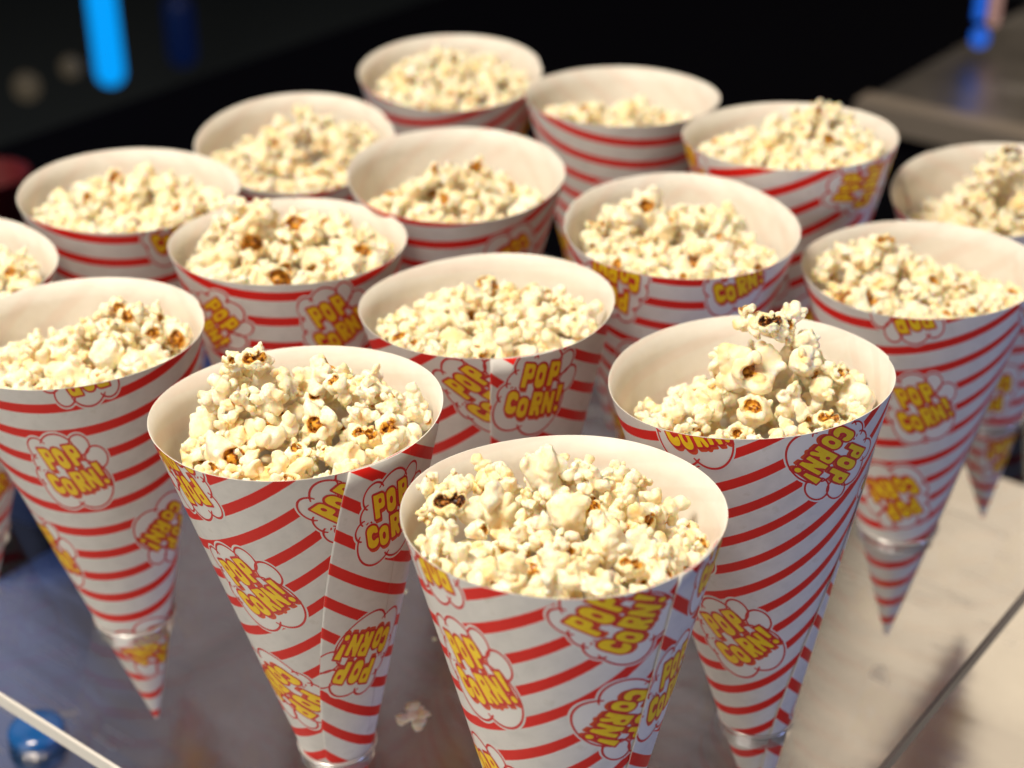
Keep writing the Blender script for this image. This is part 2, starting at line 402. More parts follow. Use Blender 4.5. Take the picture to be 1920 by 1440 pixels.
def strip(k, th0, th1, offs, root, name, nth, mats, close_end=False):
    """a curved piece of the sheet; th0 may depend on s"""
    ns = 26
    s = np.linspace(.003, S, ns); beta = rad(CONES[k][5]); phase = CONES[k][6]
    t = np.linspace(0, 1, nth)
    s0 = th0(s) if callable(th0) else np.full(ns, th0); s1 = np.full(ns, th1)
    TH = s0[None, :] + (s1 - s0)[None, :] * t[:, None]; SS = np.broadcast_to(s, TH.shape)
    u, v = flat_xy(TH, SS)
    uv = np.stack([(u * math.cos(beta) + v * math.sin(beta)), ((-u * math.sin(beta) + v * math.cos(beta)) - phase) * STRIPE_P / PER.get(k, STRIPE_P)], -1).reshape(-1, 2) / 10
    V, F, MI, UV = [], [], [], []; base = 0
    for off, mi, flip in offs:
        P = cone_pt(k, TH, SS, off).reshape(-1, 3)
        f = grid_faces(nth, ns, flip) + base
        V.append(P); F.append(f); MI.append(np.full(len(f), mi)); UV.append(uv); base += len(P)
    if len(offs) == 2:      # close rim and cut edges
        n = nth * ns; q = []
        for i in range(nth - 1):
            a = i * ns + ns - 1; b = (i + 1) * ns + ns - 1; q.append((a, b, b + n, a + n))
        for j in range(ns - 1):
            q.append((j, j + 1, j + 1 + n, j + n))
            e = (nth - 1) * ns + j; q.append((e + 1, e, e + n, e + 1 + n))
        F.append(np.array(q)); MI.append(np.full(len(q), 2))
    return np.concatenate(V), np.concatenate(F), np.concatenate(MI), np.concatenate(UV)

def make_cone(k, label):
    C = FR[k][0]; root = empty('paper_cone', C)
    tag(root, label, 'popcorn cone', 'striped paper cones of popcorn standing in the clear rack')
    sl = CONES[k][4]
    lim = lambda s: sl * (1 - s / S)
    mats = (M_OUT, M_IN, M_EDGE, M_LWHITE, M_LORA, M_LRED, M_LYEL)
    V, F, MI, UV = strip(k, OV, TOT, [(0, 0, False)], root, 'wrap', 150, mats)
    Vf, Ff, MIf, UVf = strip(k, lim, OV, [(0, 0, False), (-THICK, 1, True)], root, 'flap', 30, mats)
    # emblems
    res = .33 if k in ('F', 'L', 'R', 'Q', 'X', 'M') else .6
    lv = [[], []]; lf = [[], []]; lm = [[], []]; nb = [0, 0]
    for (cx, cy, rot) in LOGOS[k]:
        g = np.arange(-23.5, 23.6, res); X, Y = np.meshgrid(g, g)
        W, LI, OU, SH, LE, SM = emblem(X, Y)
        a = rad(rot); U = cx + X * math.cos(a) - Y * math.sin(a); Vv = cy + X * math.sin(a) + Y * math.cos(a)
        s = np.hypot(U, Vv) / 1000; th = np.arctan2(U, Vv) / SA + TOT / 2
        sect = np.maximum(s * 1000 - (S * 1000 - .15), (th - (2 * math.pi + lim(s) + .10)) * 40)
        sect = np.maximum(sect, (lim(s) - th) * SA * s * 1000 + .1)
        for lay, (fld, mi) in enumerate(((W, 3), (SH, 4), (LI, 5), (OU, 5), (LE, 6))):
            F2 = np.maximum(fld, sect)
            if F2.min() >= 0: continue
            vv, pp = msq(F2, X, Y)
            if not pp: continue
            vv = np.array(vv)
            u = cx + vv[:, 0] * math.cos(a) - vv[:, 1] * math.sin(a); w = cy + vv[:, 0] * math.sin(a) + vv[:, 1] * math.cos(a)
            ss = np.hypot(u, w) / 1000; tt = np.arctan2(u, w) / SA + TOT / 2
            P = cone_pt(k, tt, ss, .00004 + .000035 * lay)
            # on the flap or on the wrap
            which = 0 if (tt.mean() > OV) else 1
            lv[which].append(P); lf[which] += [[q + nb[which] for q in pl][::-1] for pl in pp]; lm[which] += [mi] * len(pp); nb[which] += len(P)
    for idx, (nm, V0, F0, M0, U0) in enumerate((('printed_wrap', V, F, MI, UV), ('overlap_flap', Vf, Ff, MIf, UVf))):
        n0 = len(V0); faces = [list(f) for f in F0] + [[q + n0 for q in pl] for pl in lf[idx]]
        VV = np.concatenate([V0] + lv[idx]); UU = np.concatenate([U0, np.zeros((len(VV) - n0, 2))])
        mesh_obj(nm, VV, faces, mats, root, list(M0) + lm[idx], True, UU)
    # lining: the plain inside face with the rim thickness
    n = 150; s = np.linspace(.003, S, 26); beta = rad(CONES[k][5])
    TH, SS = np.meshgrid(np.linspace(OV, TOT, n), s, indexing='ij'); u, v = flat_xy(TH, SS)
    uv = np.stack([(u * math.cos(beta) + v * math.sin(beta)), ((-u * math.sin(beta) + v * math.cos(beta)) - CONES[k][6]) * STRIPE_P / PER.get(k, STRIPE_P)], -1).reshape(-1, 2) / 10
    P = cone_pt(k, TH, SS, -THICK).reshape(-1, 3); f = grid_faces(n, 26, True)
    rim = cone_pt(k, np.linspace(OV, TOT, n), np.full(n, S), 0.0); nb_ = len(P)
    q = np.array([(i * 26 + 25, nb_ + i, nb_ + i + 1, (i + 1) * 26 + 25) for i in range(n - 1)])
    mesh_obj('inner_lining', np.concatenate([P, rim]), np.concatenate([f, q]), (M_IN, M_EDGE), root,
             [0] * len(f) + [1] * len(q), True, np.concatenate([uv, np.zeros((n, 2))]))
    return root

NAMES = {
'F': 'striped paper popcorn cone standing frontmost of all, filled almost level with its rim',
'L': 'striped paper popcorn cone left of the frontmost cone, heap topped by a golden-hulled flake',
'R': 'striped paper popcorn cone right of the frontmost cone, with a tall tower of popcorn inside',
'X': 'striped paper popcorn cone at the left edge showing one upright lettered cloud mid-height',
'M': 'striped paper popcorn cone behind and between the three front cones, seam facing the camera',
'Q': 'striped paper popcorn cone behind the towering cone, upright and upside-down lettered clouds below',
'C7': 'striped paper popcorn cone behind the golden-topped one, popcorn spilling over its left rim',
'C8': 'striped paper popcorn cone right of and behind the seam-fronted middle cone, well filled',
'C9': 'blurred striped popcorn cone at left with wide flat mouth beside the leftmost half-hidden cone',
'C10': 'blurred striped popcorn cone in the middle of the rack with a low central mound',
'C11': 'blurred striped popcorn cone in the back right, heaped above its rim, shelf behind',
'C12': 'blurred popcorn cone in the back left against the black counter, tilted steeply',
'C13': 'blurred striped popcorn cone farthest of all at the top of the picture',
'C14': 'blurred striped popcorn cone just right of the farthest cone, less than half full',
'C15': 'striped popcorn cone cut by the right edge, a dark burnt flake topping its heap',
'C16': 'striped popcorn cone cut off by the left edge, only its right rim showing'}
for k in CONES: make_cone(k, NAMES[k])

# ------------------------------------------------------------------ popcorn shapes (implicit surface -> surface nets)
class Noise:
    def __init__(s, seed):
        s.g = np.random.default_rng(seed).uniform(-1, 1, (17, 17, 17))
    def __call__(s, P):
        P = P % 16; i = np.floor(P).astype(int); f = P - i; f = f * f * (3 - 2 * f); r = 0
        for a in (0, 1):
            for b in (0, 1):
                for c in (0, 1):
                    w = (f[..., 0] if a else 1 - f[..., 0]) * (f[..., 1] if b else 1 - f[..., 1]) * (f[..., 2] if c else 1 - f[..., 2])
                    r = r + w * s.g[(i[..., 0] + a) % 16, (i[..., 1] + b) % 16, (i[..., 2] + c) % 16]
        return r

def surface_nets(F, org, h):
    nx, ny, nz = F.shape; ins = F < 0
    cell = np.zeros((nx - 1, ny - 1, nz - 1), dtype=int)
    for a in (0, 1):
        for b in (0, 1):
            for c in (0, 1): cell += ins[a:nx - 1 + a, b:ny - 1 + b, c:nz - 1 + c]
    act = (cell > 0) & (cell < 8); idx = -np.ones(act.shape, dtype=int); ii = np.argwhere(act); idx[act] = np.arange(len(ii))
    acc = np.zeros((len(ii), 3)); cnt = np.zeros(len(ii)); corners = [(a, b, c) for a in (0, 1) for b in (0, 1) for c in (0, 1)]
    for p in corners:
        for ax in range(3):
            if p[ax] == 1: continue
            q = list(p); q[ax] = 1
            fa = F[ii[:, 0] + p[0], ii[:, 1] + p[1], ii[:, 2] + p[2]]; fb = F[ii[:, 0] + q[0], ii[:, 1] + q[1], ii[:, 2] + q[2]]
            m = (fa < 0) != (fb < 0); t = np.where(m, fa / np.where(m, fa - fb, 1), 0)
            pos = np.tile(np.array(p, float), (len(ii), 1)); pos[:, ax] += t
            acc[m] += pos[m]; cnt[m] += 1
    V = (ii + acc / cnt[:, None]) * h + org
    quads = []
    for ax in range(3):
        o1, o2 = [(1, 2), (2, 0), (0, 1)][ax]
        sl0 = [slice(None)] * 3; sl1 = [slice(None)] * 3; sl0[ax] = slice(0, -1); sl1[ax] = slice(1, None)
        ch = ins[tuple(sl0)] != ins[tuple(sl1)]
        e = np.argwhere(ch); e = e[(e[:, o1] > 0) & (e[:, o2] > 0) & (e[:, o1] < F.shape[o1] - 1) & (e[:, o2] < F.shape[o2] - 1)]
        def cid(d1, d2):
            q = e.copy(); q[:, o1] += d1; q[:, o2] += d2; return idx[q[:, 0], q[:, 1], q[:, 2]]
        Q = np.stack([cid(-1, -1), cid(0, -1), cid(0, 0), cid(-1, 0)], 1)
        fl = ins[e[:, 0], e[:, 1], e[:, 2]]
        Q[~fl] = Q[~fl][:, ::-1]; quads.append(Q)
    return V, np.concatenate(quads)

def unit(r):
    v = r.normal(size=3); return v / np.linalg.norm(v)
def popcorn_spec(seed, typ):
    r = np.random.default_rng(seed); sph = []; pits = []
    def add(c, rr, sq=None): sph.append((np.array(c, float), rr, sq))
    if typ == 'mushroom':
        add((0, 0, 0), 4.9, (unit(r), .85))
        for _ in range(9):
            d = unit(r); add(d * r.uniform(2.6, 3.8), r.uniform(1.6, 2.8))
        for _ in range(5):
            d = unit(r); d[2] = -abs(d[2]) - .3; d /= np.linalg.norm(d); add(d * r.uniform(4.3, 5.4), r.uniform(1.1, 1.9))
        npit = int(r.integers(0, 2))
    elif typ == 'petal':
        add((0, 0, 0), 2.3)
        for i in range(5):
            d = unit(r); a = np.cross(d, unit(r)); a /= np.linalg.norm(a)
            add(d * r.uniform(2.6, 3.6), r.uniform(3.0, 4.1), (a, r.uniform(.38, .55)))
            e = d * r.uniform(5.0, 6.2) + unit(r) * 1.2; add(e, r.uniform(1.2, 1.9))
        for _ in range(5): add(unit(r) * r.uniform(3.5, 5.5), r.uniform(1.0, 1.8))
        npit = 1
    else:
        add((0, 0, 0), 2.7); main = []
        for i in range(7 if typ == 'knobbly' else 5):
            for _ in range(30):
                d = unit(r)
                if all(d @ m < .45 for m in main): break
            main.append(d); rr = r.uniform(1.8, 2.7); c = d * r.uniform(3.3, 4.6); add(c, rr * 1.08, (unit(r), r.uniform(.6, 1)))
            for _ in range(r.integers(1, 4)):
                e = unit(r) * .8 + d * .8; e /= np.linalg.norm(e); add(c + e * rr * r.uniform(.75, 1.15), r.uniform(.9, 1.8))
        npit = int(r.integers(0, 2)) if typ == 'knobbly' else 2
    for _ in range(npit):
        d = unit(r); pits.append((d, r.uniform(1.3, 2.3)))
        # lips curling round the hull
        t1 = np.cross(d, unit(r)); t1 /= np.linalg.norm(t1); t2 = np.cross(d, t1); q = r.uniform(3.4, 4.2); n = 6; gap = r.integers(0, n)
        for i in range(n):
            if i == gap: continue
            a = 6.283 * i / n + r.uniform(-.2, .2); add(d * q + (t1 * math.cos(a) + t2 * math.sin(a)) * (pits[-1][1] + 1.0), r.uniform(1.0, 1.6))
    return sph, pits, seed, typ

def popcorn_mesh(spec, h):
    sph, pits, seed, typ = spec
    g = np.arange(-9.6, 9.6 + h, h); X, Y, Z = np.meshgrid(g, g, g, indexing='ij'); P = np.stack([X, Y, Z], -1)
    nz, nz2 = Noise(seed), Noise(seed + 99)
    warp = np.stack([nz(P * .28 + 3), nz(P * .28 + 7.3), nz(P * .28 + 11.9)], -1) * .9
    Pw = P + warp
    d = np.full(X.shape, 1e9); kk = .26 if typ != 'mushroom' else .45
    for c, r, sq in sph:
        q = Pw - c
        if sq is not None:
            t = q @ sq[0]; q = q + (1 / sq[1] - 1) * t[..., None] * sq[0]
        e = np.sqrt((q * q).sum(-1)) - r
        if sq is not None: e = e * (.5 + .5 * sq[1])
        hh = np.clip(.5 + .5 * (e - d) / kk, 0, 1); d = e * (1 - hh) + d * hh - kk * hh * (1 - hh)
    d = d + (np.abs(nz(P * .5)) - .25) * -.5 + (np.abs(nz2(P * 1.0)) - .25) * -.16
    hull = np.zeros(X.shape)
    for dr, pr in pits:
        t = Pw @ dr
        c = dr * 4.6
        q = Pw - c; e = np.sqrt((q * q).sum(-1)) - pr; 
        q2 = Pw - dr * 6.6; e2 = np.sqrt((q2 * q2).sum(-1)) - pr * 1.15
        e = np.minimum(e, e2)
        lump = np.sqrt(((Pw - dr * 3.0) ** 2).sum(-1)) - 1.3 + nz2(P * .9) * .5
        hull = np.maximum(hull, np.clip(1 - (np.maximum(e, 0)) / 1.1, 0, 1) * np.clip((6.2 - t) / 1.6, 0, 1))
        d = np.maximum(d, -e)
        d = np.minimum(d, lump)
    F = d; b = F.shape[0]
    V, Q = surface_nets(F, np.array([g[0]] * 3), h)
    gi = np.clip(((V - g[0]) / h), 0, b - 2); i0 = gi.astype(int)
    hv = hull[i0[:, 0], i0[:, 1], i0[:, 2]]
    # keep only the largest island
    return V, Q, hv

def largest(V, Q, hv):
    n = len(V); lab = np.arange(n)
    E2 = np.concatenate([Q[:, [0, 1]], Q[:, [1, 2]], Q[:, [2, 3]], Q[:, [3, 0]]])
    while True:
        m = np.minimum(lab[E2[:, 0]], lab[E2[:, 1]]); new = lab.copy()
        np.minimum.at(new, E2[:, 0], m); np.minimum.at(new, E2[:, 1], m); new = new[new]
        if (new == lab).all(): break
        lab = new
    u, c = np.unique(lab, return_counts=True); keep = lab == u[c.argmax()]
    mp = -np.ones(n, int); mp[keep] = np.arange(keep.sum())
    Q = Q[keep[Q[:, 0]]]; return V[keep], mp[Q], hv[keep]

def toasted_spec():
    r = np.random.default_rng(77); sph = [((0, 0, 0), 3.0, None)]; pits = []
    for d in ((.42, -.55, .72), (-.42, -.58, .70)):
        d = np.array(d); d /= np.linalg.norm(d); pits.append((d, 2.0))
        t1 = np.cross(d, (0, 0, 1)); t1 /= np.linalg.norm(t1); t2 = np.cross(d, t1)
        for i in range(8):
            a = 6.283 * i / 8 + r.uniform(-.15, .15); sph.append((d * r.uniform(3.3, 3.9) + (t1 * math.cos(a) + t2 * math.sin(a)) * 2.9, r.uniform(1.0, 1.5), None))
    for _ in range(7):
        d = unit(r); d[2] = -abs(d[2]) * .6; sph.append((d * r.uniform(2.6, 3.6), r.uniform(1.4, 2.4), None))
    return [(np.array(c, float), q, w) for c, q, w in sph], pits, 77, 'open'
TYPES = ['knobbly', 'open', 'knobbly', 'mushroom', 'petal', 'open', 'knobbly', 'petal', 'open', 'knobbly', 'mushroom', 'open', 'petal', 'knobbly']
LOOK = {'knobbly': 'knobbly', 'open': 'hull-cupped', 'mushroom': 'round smooth', 'petal': 'petalled'}
SPECS = [popcorn_spec(100 + i * 7, t) for i, t in enumerate(TYPES)]
HI, MID, LO = [], [], []
for sp in SPECS:
    for lst, h in ((HI, .30), (MID, .55), (LO, .85)):
        V, Q, hv = largest(*popcorn_mesh(sp, h)); lst.append((V / 1000, Q, hv))
Vt, Qt, ht = largest(*popcorn_mesh(toasted_spec(), .30))
HI_ME = []
for i, (V, Q, hv) in enumerate(HI):
    o = mesh_obj('popcorn_flake', V, Q, (M_POP,), None, None, True, None, {'hull': hv, 'tint': np.zeros(len(V))})
    HI_ME.append(o.data); bpy.data.objects.remove(o)

ot = mesh_obj('popcorn_flake', Vt / 1000, Qt, (M_BURNT,), None, None, True, None, {'hull': ht, 'tint': np.zeros(len(Vt))}); TOAST = ot.data; TOAST_G = TOAST.copy(); TOAST_G.materials[0] = M_POP; bpy.data.objects.remove(ot)
# ------------------------------------------------------------------ heaps
# base level, slope away, bumps (u, v, height, width) in mm / rim radii
HEAP = {
'F': (-4, -4, [(-.72, .25, 10, .22), (-.25, .55, 8, .22), (.3, .4, 9, .28), (.0, -.3, 3, .3), (.75, .2, -6, .3)]),
'L': (-9, -5, [(-.33, .12, 31, .20), (.22, .30, 17, .24), (.62, .0, 13, .24), (-.8, 0, -3, .2)]),
'R': (-14, -9, [(.12, .12, 29, .23), (.02, -.1, 8, .3), (.45, .1, 12, .24), (-.5, -.3, 6, .2), (.8, -.1, 3, .2)]),
'X': (-11, -7, [(.38, .15, 20, .26), (.0, -.1, 6, .3), (-.6, -.3, 4, .3)]),
'M': (-9, -8, [(-.15, .35, 11, .24), (-.7, .1, 5, .22), (.35, .2, 8, .3), (.7, .0, 4, .2)]),
'Q': (-10, -10, [(-.35, .35, 20, .26), (-.8, .3, 10, .16), (.1, .0, 7, .3), (.75, -.2, -1, .3)]),
'C7': (-9, -9, [(-.42, .35, 24, .22), (.15, .25, 12, .25), (.55, .1, 10, .3)]),
'C8': (-9, -9, [(-.35, .45, 16, .22), (.3, .35, 12, .25), (-.7, 0, 6, .2), (.75, .2, -6, .3)]),
'C9': (-11, -9, [(.2, .5, 14, .25), (-.3, .4, 12, .25), (.7, .1, 10, .2)]),
'C10': (-18, -8, [(.1, .1, 20, .3), (-.35, -.1, 8, .25), (.6, -.1, 5, .25)]),
'C11': (-8, -7, [(.3, .45, 16, .25), (-.2, .2, 8, .3), (.6, .2, 8, .2)]),
'C12': (-12, -8, [(-.05, .35, 20, .25), (.5, .35, 14, .25), (-.4, -.1, 7, .25)]),
'C13': (-10, -6, [(-.2, .35, 14, .3), (.35, .2, 10, .3)]),
'C14': (-15, -10, [(-.6, .0, 9, .3), (.15, .2, 8, .35)]),
'C15': (-16, -10, [(.1, .25, 24, .25), (.2, .1, 8, .4), (-.4, -.4, 4, .3)]),
'C16': (-9, -4, [(.6, .1, 8, .3), (.0, .2, 8, .3)])}
def hgt(k, u, v):
    b, sl, bumps = HEAP[k]; z = b + sl * v
    for (a, c, h, w) in bumps: z = z + h * np.exp(-((u - a) ** 2 + (v - c) ** 2) / (2 * w * w))
    return z / 1000
PIECES = []      # (cone, local pos, radius, variant, top?)
for k in CONES:
    pr = np.random.default_rng(abs(hash_ := sum(ord(c) * 31 ** i for i, c in enumerate(k))) % 99991)
    placed = np.zeros((0, 4))
    def fill(depths, tries, mind, top):
        global placed
        for _ in range(tries):
            a = pr.uniform(0, 2 * math.pi); rr = math.sqrt(pr.uniform(0, 1)); u, v = rr * math.cos(a), rr * math.sin(a)
            size = float(np.clip(pr.lognormal(0.0, .26), .60, 1.5))
            rp = .0077 * size
            z = float(hgt(k, u, v)) - pr.uniform(*depths) - rp * .4
            Rz = R * (1 + min(z - .003, 0) / L)
            lim = (Rz - rp * .80)
            if z > .002: lim = R * .90 - rp * .5
            ru = rr * R
            if ru > lim: continue
            p = np.array([u * R, v * R, z])
            if len(placed):
                d = np.sqrt(((placed[:, :3] - p) ** 2).sum(1)); 
                if (d < (placed[:, 3] + rp) * mind).any(): continue
            placed = np.concatenate([placed, [[*p, rp]]])
            PIECES.append([k, p, rp, int(pr.integers(len(TYPES))), top, size])
    fill((0, .0025), 3400, .69, True)
    fill((.004, .009), 2600, .68, False)
    fill((.010, .020), 1200, .76, False)

# which pieces does the camera see largest: splat discs into a small depth buffer
CAM = np.array([0, 0, .507]); PITCH = rad(29.0); FPX = 3050.0
def project(P):
    q = np.atleast_2d(P) - CAM; d = q[:, 1] * math.cos(PITCH) - q[:, 2] * math.sin(PITCH); up = q[:, 1] * math.sin(PITCH) + q[:, 2] * math.cos(PITCH)
    return 960 + FPX * q[:, 0] / d, 720 - FPX * up / d, d
def world_of(k, p):
    C, ax, x, y, sy = FR[k]; return C + x * p[0] + y * (p[1] * sy) + ax * p[2]
W_, H_ = 480, 360; buf = np.full((H_, W_), 9.0); ids = np.full((H_, W_), -1)
yy, xx = np.mgrid[0:H_, 0:W_]
for i, pc in enumerate(PIECES):
    P = world_of(pc[0], pc[1]); px, py, d = (float(t[0]) for t in project(P)); pc.append(P)
    r4 = FPX * pc[2] / d / 4; cx, cy = px / 4, py / 4
    if cx < -r4 or cy < -r4 or cx > W_ + r4: continue
    x0, x1 = max(0, int(cx - r4)), min(W_, int(cx + r4) + 1); y0, y1 = max(0, int(cy - r4)), min(H_, int(cy + r4) + 1)
    if x1 <= x0 or y1 <= y0: continue
    sub = (xx[y0:y1, x0:x1] - cx) ** 2 + (yy[y0:y1, x0:x1] - cy) ** 2 < r4 * r4
    nearer = sub & (d < buf[y0:y1, x0:x1]); buf[y0:y1, x0:x1][nearer] = d; ids[y0:y1, x0:x1][nearer] = i
# the near wall of every cone hides what is behind it
for k in CONES:
    C, ax, x, y, sy = FR[k]; t = np.linspace(0, 2 * math.pi, 73)[:-1]
    rp = C + R * (np.cos(t)[:, None] * x + np.sin(t)[:, None] * y * sy); rx, ry, rd = project(rp); rx, ry = rx / 4, ry / 4
    cx, cy, cd = (float(q[0]) for q in project(C)); tx, ty, td = (float(q[0]) / 4 for q in project(C - ax * L))
    for px_ in range(max(0, int(rx.min())), min(W_, int(rx.max()) + 1)):
        near = [ry[i] for i in range(72) if abs(rx[i] - px_) < 6 and ry[i] > cy / 4]
        if not near: continue
        yb = int(max(near)); f = min(1, abs(px_ - cx / 4) / (np.ptp(rx) / 2)); ye = int(yb + (ty - yb) * (1 - f))
        col = slice(max(0, yb), max(0, min(H_, ye))); m = buf[col, px_] > cd - .03; buf[col, px_][m] = cd - .04; ids[col, px_][m] = -1
cnt = np.bincount(ids[ids >= 0], minlength=len(PIECES))
order = [i for i in np.argsort(-cnt) if cnt[i] > 2][:288]
SOLO = set(int(i) for i in order)

def quat(r):
    q = r.normal(size=4); q /= np.linalg.norm(q); w, x, y, z = q
    return np.array([[1 - 2 * (y * y + z * z), 2 * (x * y - z * w), 2 * (x * z + y * w)], [2 * (x * y + z * w), 1 - 2 * (x * x + z * z), 2 * (y * z - x * w)], [2 * (x * z - y * w), 2 * (y * z + x * w), 1 - 2 * (x * x + y * y)]])
CONE_WORDS = {'F': 'the frontmost cone', 'L': 'the left front cone', 'R': 'the front right cone', 'X': 'the left edge cone',
 'M': 'the middle cone', 'Q': 'the right mid-row cone', 'C7': 'the left mid-row cone', 'C8': 'the central mid-row cone',
 'C9': 'the back left cone', 'C10': 'the low-filled back cone', 'C11': 'the back right cone', 'C12': 'the back left tall cone', 'C13': 'the farthest cone',
 'C14': 'the second farthest cone', 'C15': 'the right edge cone', 'C16': 'the cut-off left cone'}
pr = np.random.default_rng(5)
def fit_in(k, p, P, M3, sc, var):
    """slide a flake inwards (and shrink it if needed) until it no longer cuts the paper"""
    C, ax, x, y, sy = FR[k]; B3 = np.stack([x, y, ax], 1)
    q = np.array([p[0], p[1] * sy, p[2]]); W3 = (LO[var][0] @ M3.T) @ B3
    for it in range(6):
        w = W3 * sc + q; rr = np.hypot(w[:, 0], w[:, 1] / sy); ok = (w[:, 2] < .0005)
        lim = (R * (1 + np.minimum(w[:, 2], 0) / L) * .978 - .0007); ex = np.where(ok, rr - lim, -1); j = int(ex.argmax())
        if ex[j] <= 0: break
        d = w[j, :2] / (np.hypot(*w[j, :2]) + 1e-9); q[:2] -= d * ex[j] * 1.05
        if it >= 2: sc *= .93
    return C + x * q[0] + y * q[1] + ax * q[2], sc
SV, SQ, SH_, ST = [], [], [], []; nb = 0
used = {}; solos = []
FAR = {'C9', 'C10', 'C11', 'C12', 'C13', 'C14', 'C16'}
TOASTED = [('F', (-.74, -.05), 6, 1.15, .2, 'dark toasted popcorn flake at the left rim of the frontmost cone'),
 ('F', (.42, -.62), 4, .8, -.3, 'golden-brown toasted popcorn flake near the front right rim of the frontmost cone'),
 ('R', (.12, .10), 5, 1.0, .3, 'dark burnt popcorn flake crowning the tower in the front right cone'),
 ('R', (.42, -.45), 5, .85, .1, 'brown toasted popcorn flake low at the right in the front right cone'),
 ('L', (-.33, .12), 5, .95, .5, 'golden-hulled popcorn flake topping the heap of the left front cone'),
 ('L', (.60, -.30), 5, 1.0, -.2, 'brown-centred popcorn flake by the right rim of the left front cone'),
 ('Q', (-.30, .35), 4, .9, .1, 'brown toasted popcorn flake topping the right mid-row cone'),
 ('C15', (.12, .25), 5, 1.0, .1, 'very dark burnt popcorn flake topping the right edge cone')]
for k, (u, v), up, sc, tw, lab in TOASTED:
    # it takes the place of the highest flake thereabouts
    near = [pc for pc in PIECES if pc[0] == k and pc[4] is not None and math.hypot(pc[1][0] - u * R, pc[1][1] - v * R) < .0085]
    if not near: continue
    best = max(near, key=lambda q: q[1][2]); p = best[1] + np.array([0, 0, .0006])
    for pc in PIECES:
        if pc[0] == k and pc[4] is not None and np.linalg.norm(pc[1] - p) < .0048: pc[4] = None      # make room
    M3 = np.array(Matrix.Rotation(tw, 3, 'Z') @ Matrix.Rotation(tw * .6, 3, 'X'))
    P, sc = fit_in(k, p, world_of(k, p), M3, sc, 0)
    o = bpy.data.objects.new('popcorn_flake', TOAST if 'dark' in lab else TOAST_G); COL.objects.link(o)
    o.matrix_world = Matrix([list(M3[0] * sc) + [P[0]], list(M3[1] * sc) + [P[1]], list(M3[2] * sc) + [P[2]], [0, 0, 0, 1]])
    solos.append((o, k, lab))
for i, (k, p, rp, var, top, size, P) in enumerate(PIECES):
    if top is None: continue
    if TYPES[var] == 'mushroom': size = min(size, 1.08)
    M3 = quat(pr); sc = size * pr.uniform(1.0, 1.18)
    if i in SOLO:
        P, sc = fit_in(k, p, P, M3, sc, var)
        o = bpy.data.objects.new('popcorn_flake', HI_ME[var]); COL.objects.link(o)
        m = Matrix([list(M3[0] * sc) + [P[0]], list(M3[1] * sc) + [P[1]], list(M3[2] * sc) + [P[2]], [0, 0, 0, 1]]); o.matrix_world = m
        u, v = p[0] / R, p[1] / R
        place = ('back ' if v > .3 else 'front ' if v < -.3 else '') + ('left' if u < -.3 else 'right' if u > .3 else 'middle')
        sz = 'big' if sc > 1.13 else 'small' if sc < .9 else 'medium'
        solos.append((o, k, '%s %s popcorn flake in %s, %s of its heap' % (sz, LOOK[TYPES[var]], CONE_WORDS[k], place)))
    else:
        V, Q, hv = (LO if (k in FAR or not top) else MID)[var]
        P, sc = fit_in(k, p, P, M3, sc, var)
        if not top and k in FAR and p[2] < float(hgt(k, p[0] / R, p[1] / R)) - .014: continue
        SV.append((V * sc) @ M3.T + P); SQ.append(Q + nb); SH_.append(hv); ST.append(np.full(len(V), pr.uniform(0, 1))); nb += len(V)
for o, k, lab in solos:
    tag(o, lab, 'popcorn', 'popcorn in ' + CONE_WORDS[k])
o = mesh_obj('popcorn', np.concatenate(SV), np.concatenate(SQ), (M_POP,), None, None, True, None, {'hull': np.concatenate(SH_), 'tint': np.concatenate(ST)})
tag(o, 'remaining popcorn packed under and behind the nearest flakes in all cones', 'popcorn', None, 'stuff')
print('pieces', len(PIECES), 'solo', len(solos), 'stuff verts', nb)
# the stray flake on the rack
o = bpy.data.objects.new('popcorn_flake', HI_ME[6]); COL.objects.link(o); o.scale = (1.15, .85, .5); o.location = (-.0365, .4695, Z_ACR + .0018); o.rotation_euler = (.3, .2, .8)
tag(o, 'stray white popcorn bit lying alone on the clear rack between two front cones', 'popcorn')

for q, sc_ in (((-.0444, .5487), .13), ((-.0309, .5169), .15), ((.0427, .4518), .22)):
    o = bpy.data.objects.new('popcorn_crumb', HI_ME[4]); COL.objects.link(o); o.scale = (sc_, sc_, sc_ * .6); o.location = (q[0], q[1], Z_ACR + .0006)
    tag(o, 'tiny pale popcorn crumb lying on the clear rack between the front cones', 'crumb', 'crumbs on the clear rack')
# ------------------------------------------------------------------ clear rack
def box_obj(name, a0, a1, b0, b1, z0, z1, mat, parent=None, bevel=0.0):
    """box aligned with the display; object axes: x along B, y along A"""
    cx, cy = AB((a0 + a1) / 2, (b0 + b1) / 2)
    hx, hy = (b1 - b0) / 2, (a1 - a0) / 2
    V = [(-hx, -hy, z0), (hx, -hy, z0), (hx, hy, z0), (-hx, hy, z0), (-hx, -hy, z1), (hx, -hy, z1), (hx, hy, z1), (-hx, hy, z1)]
    F = [(3, 2, 1, 0), (4, 5, 6, 7), (0, 1, 5, 4), (1, 2, 6, 5), (2, 3, 7, 6), (3, 0, 4, 7)]
    o = mesh_obj(name, V, F, (mat,), None, None, False)
    if bevel:
        m = o.modifiers.new('b', 'BEVEL'); m.width = bevel; m.segments = 3
    o.location = (cx, cy, 0); o.rotation_euler = (0, 0, ROTB)
    if parent is not None:
        o.parent = parent; o.matrix_parent_inverse = Matrix.LocRotScale(parent.location, parent.rotation_euler, None).inverted()
    return o
RA0, RA1, RB0, RB1 = .267, .715, -.605, -.165
T_ACR = .0055
cu = bpy.data.curves.new('sheet', 'CURVE'); cu.dimensions = '2D'; cu.fill_mode = 'BOTH'
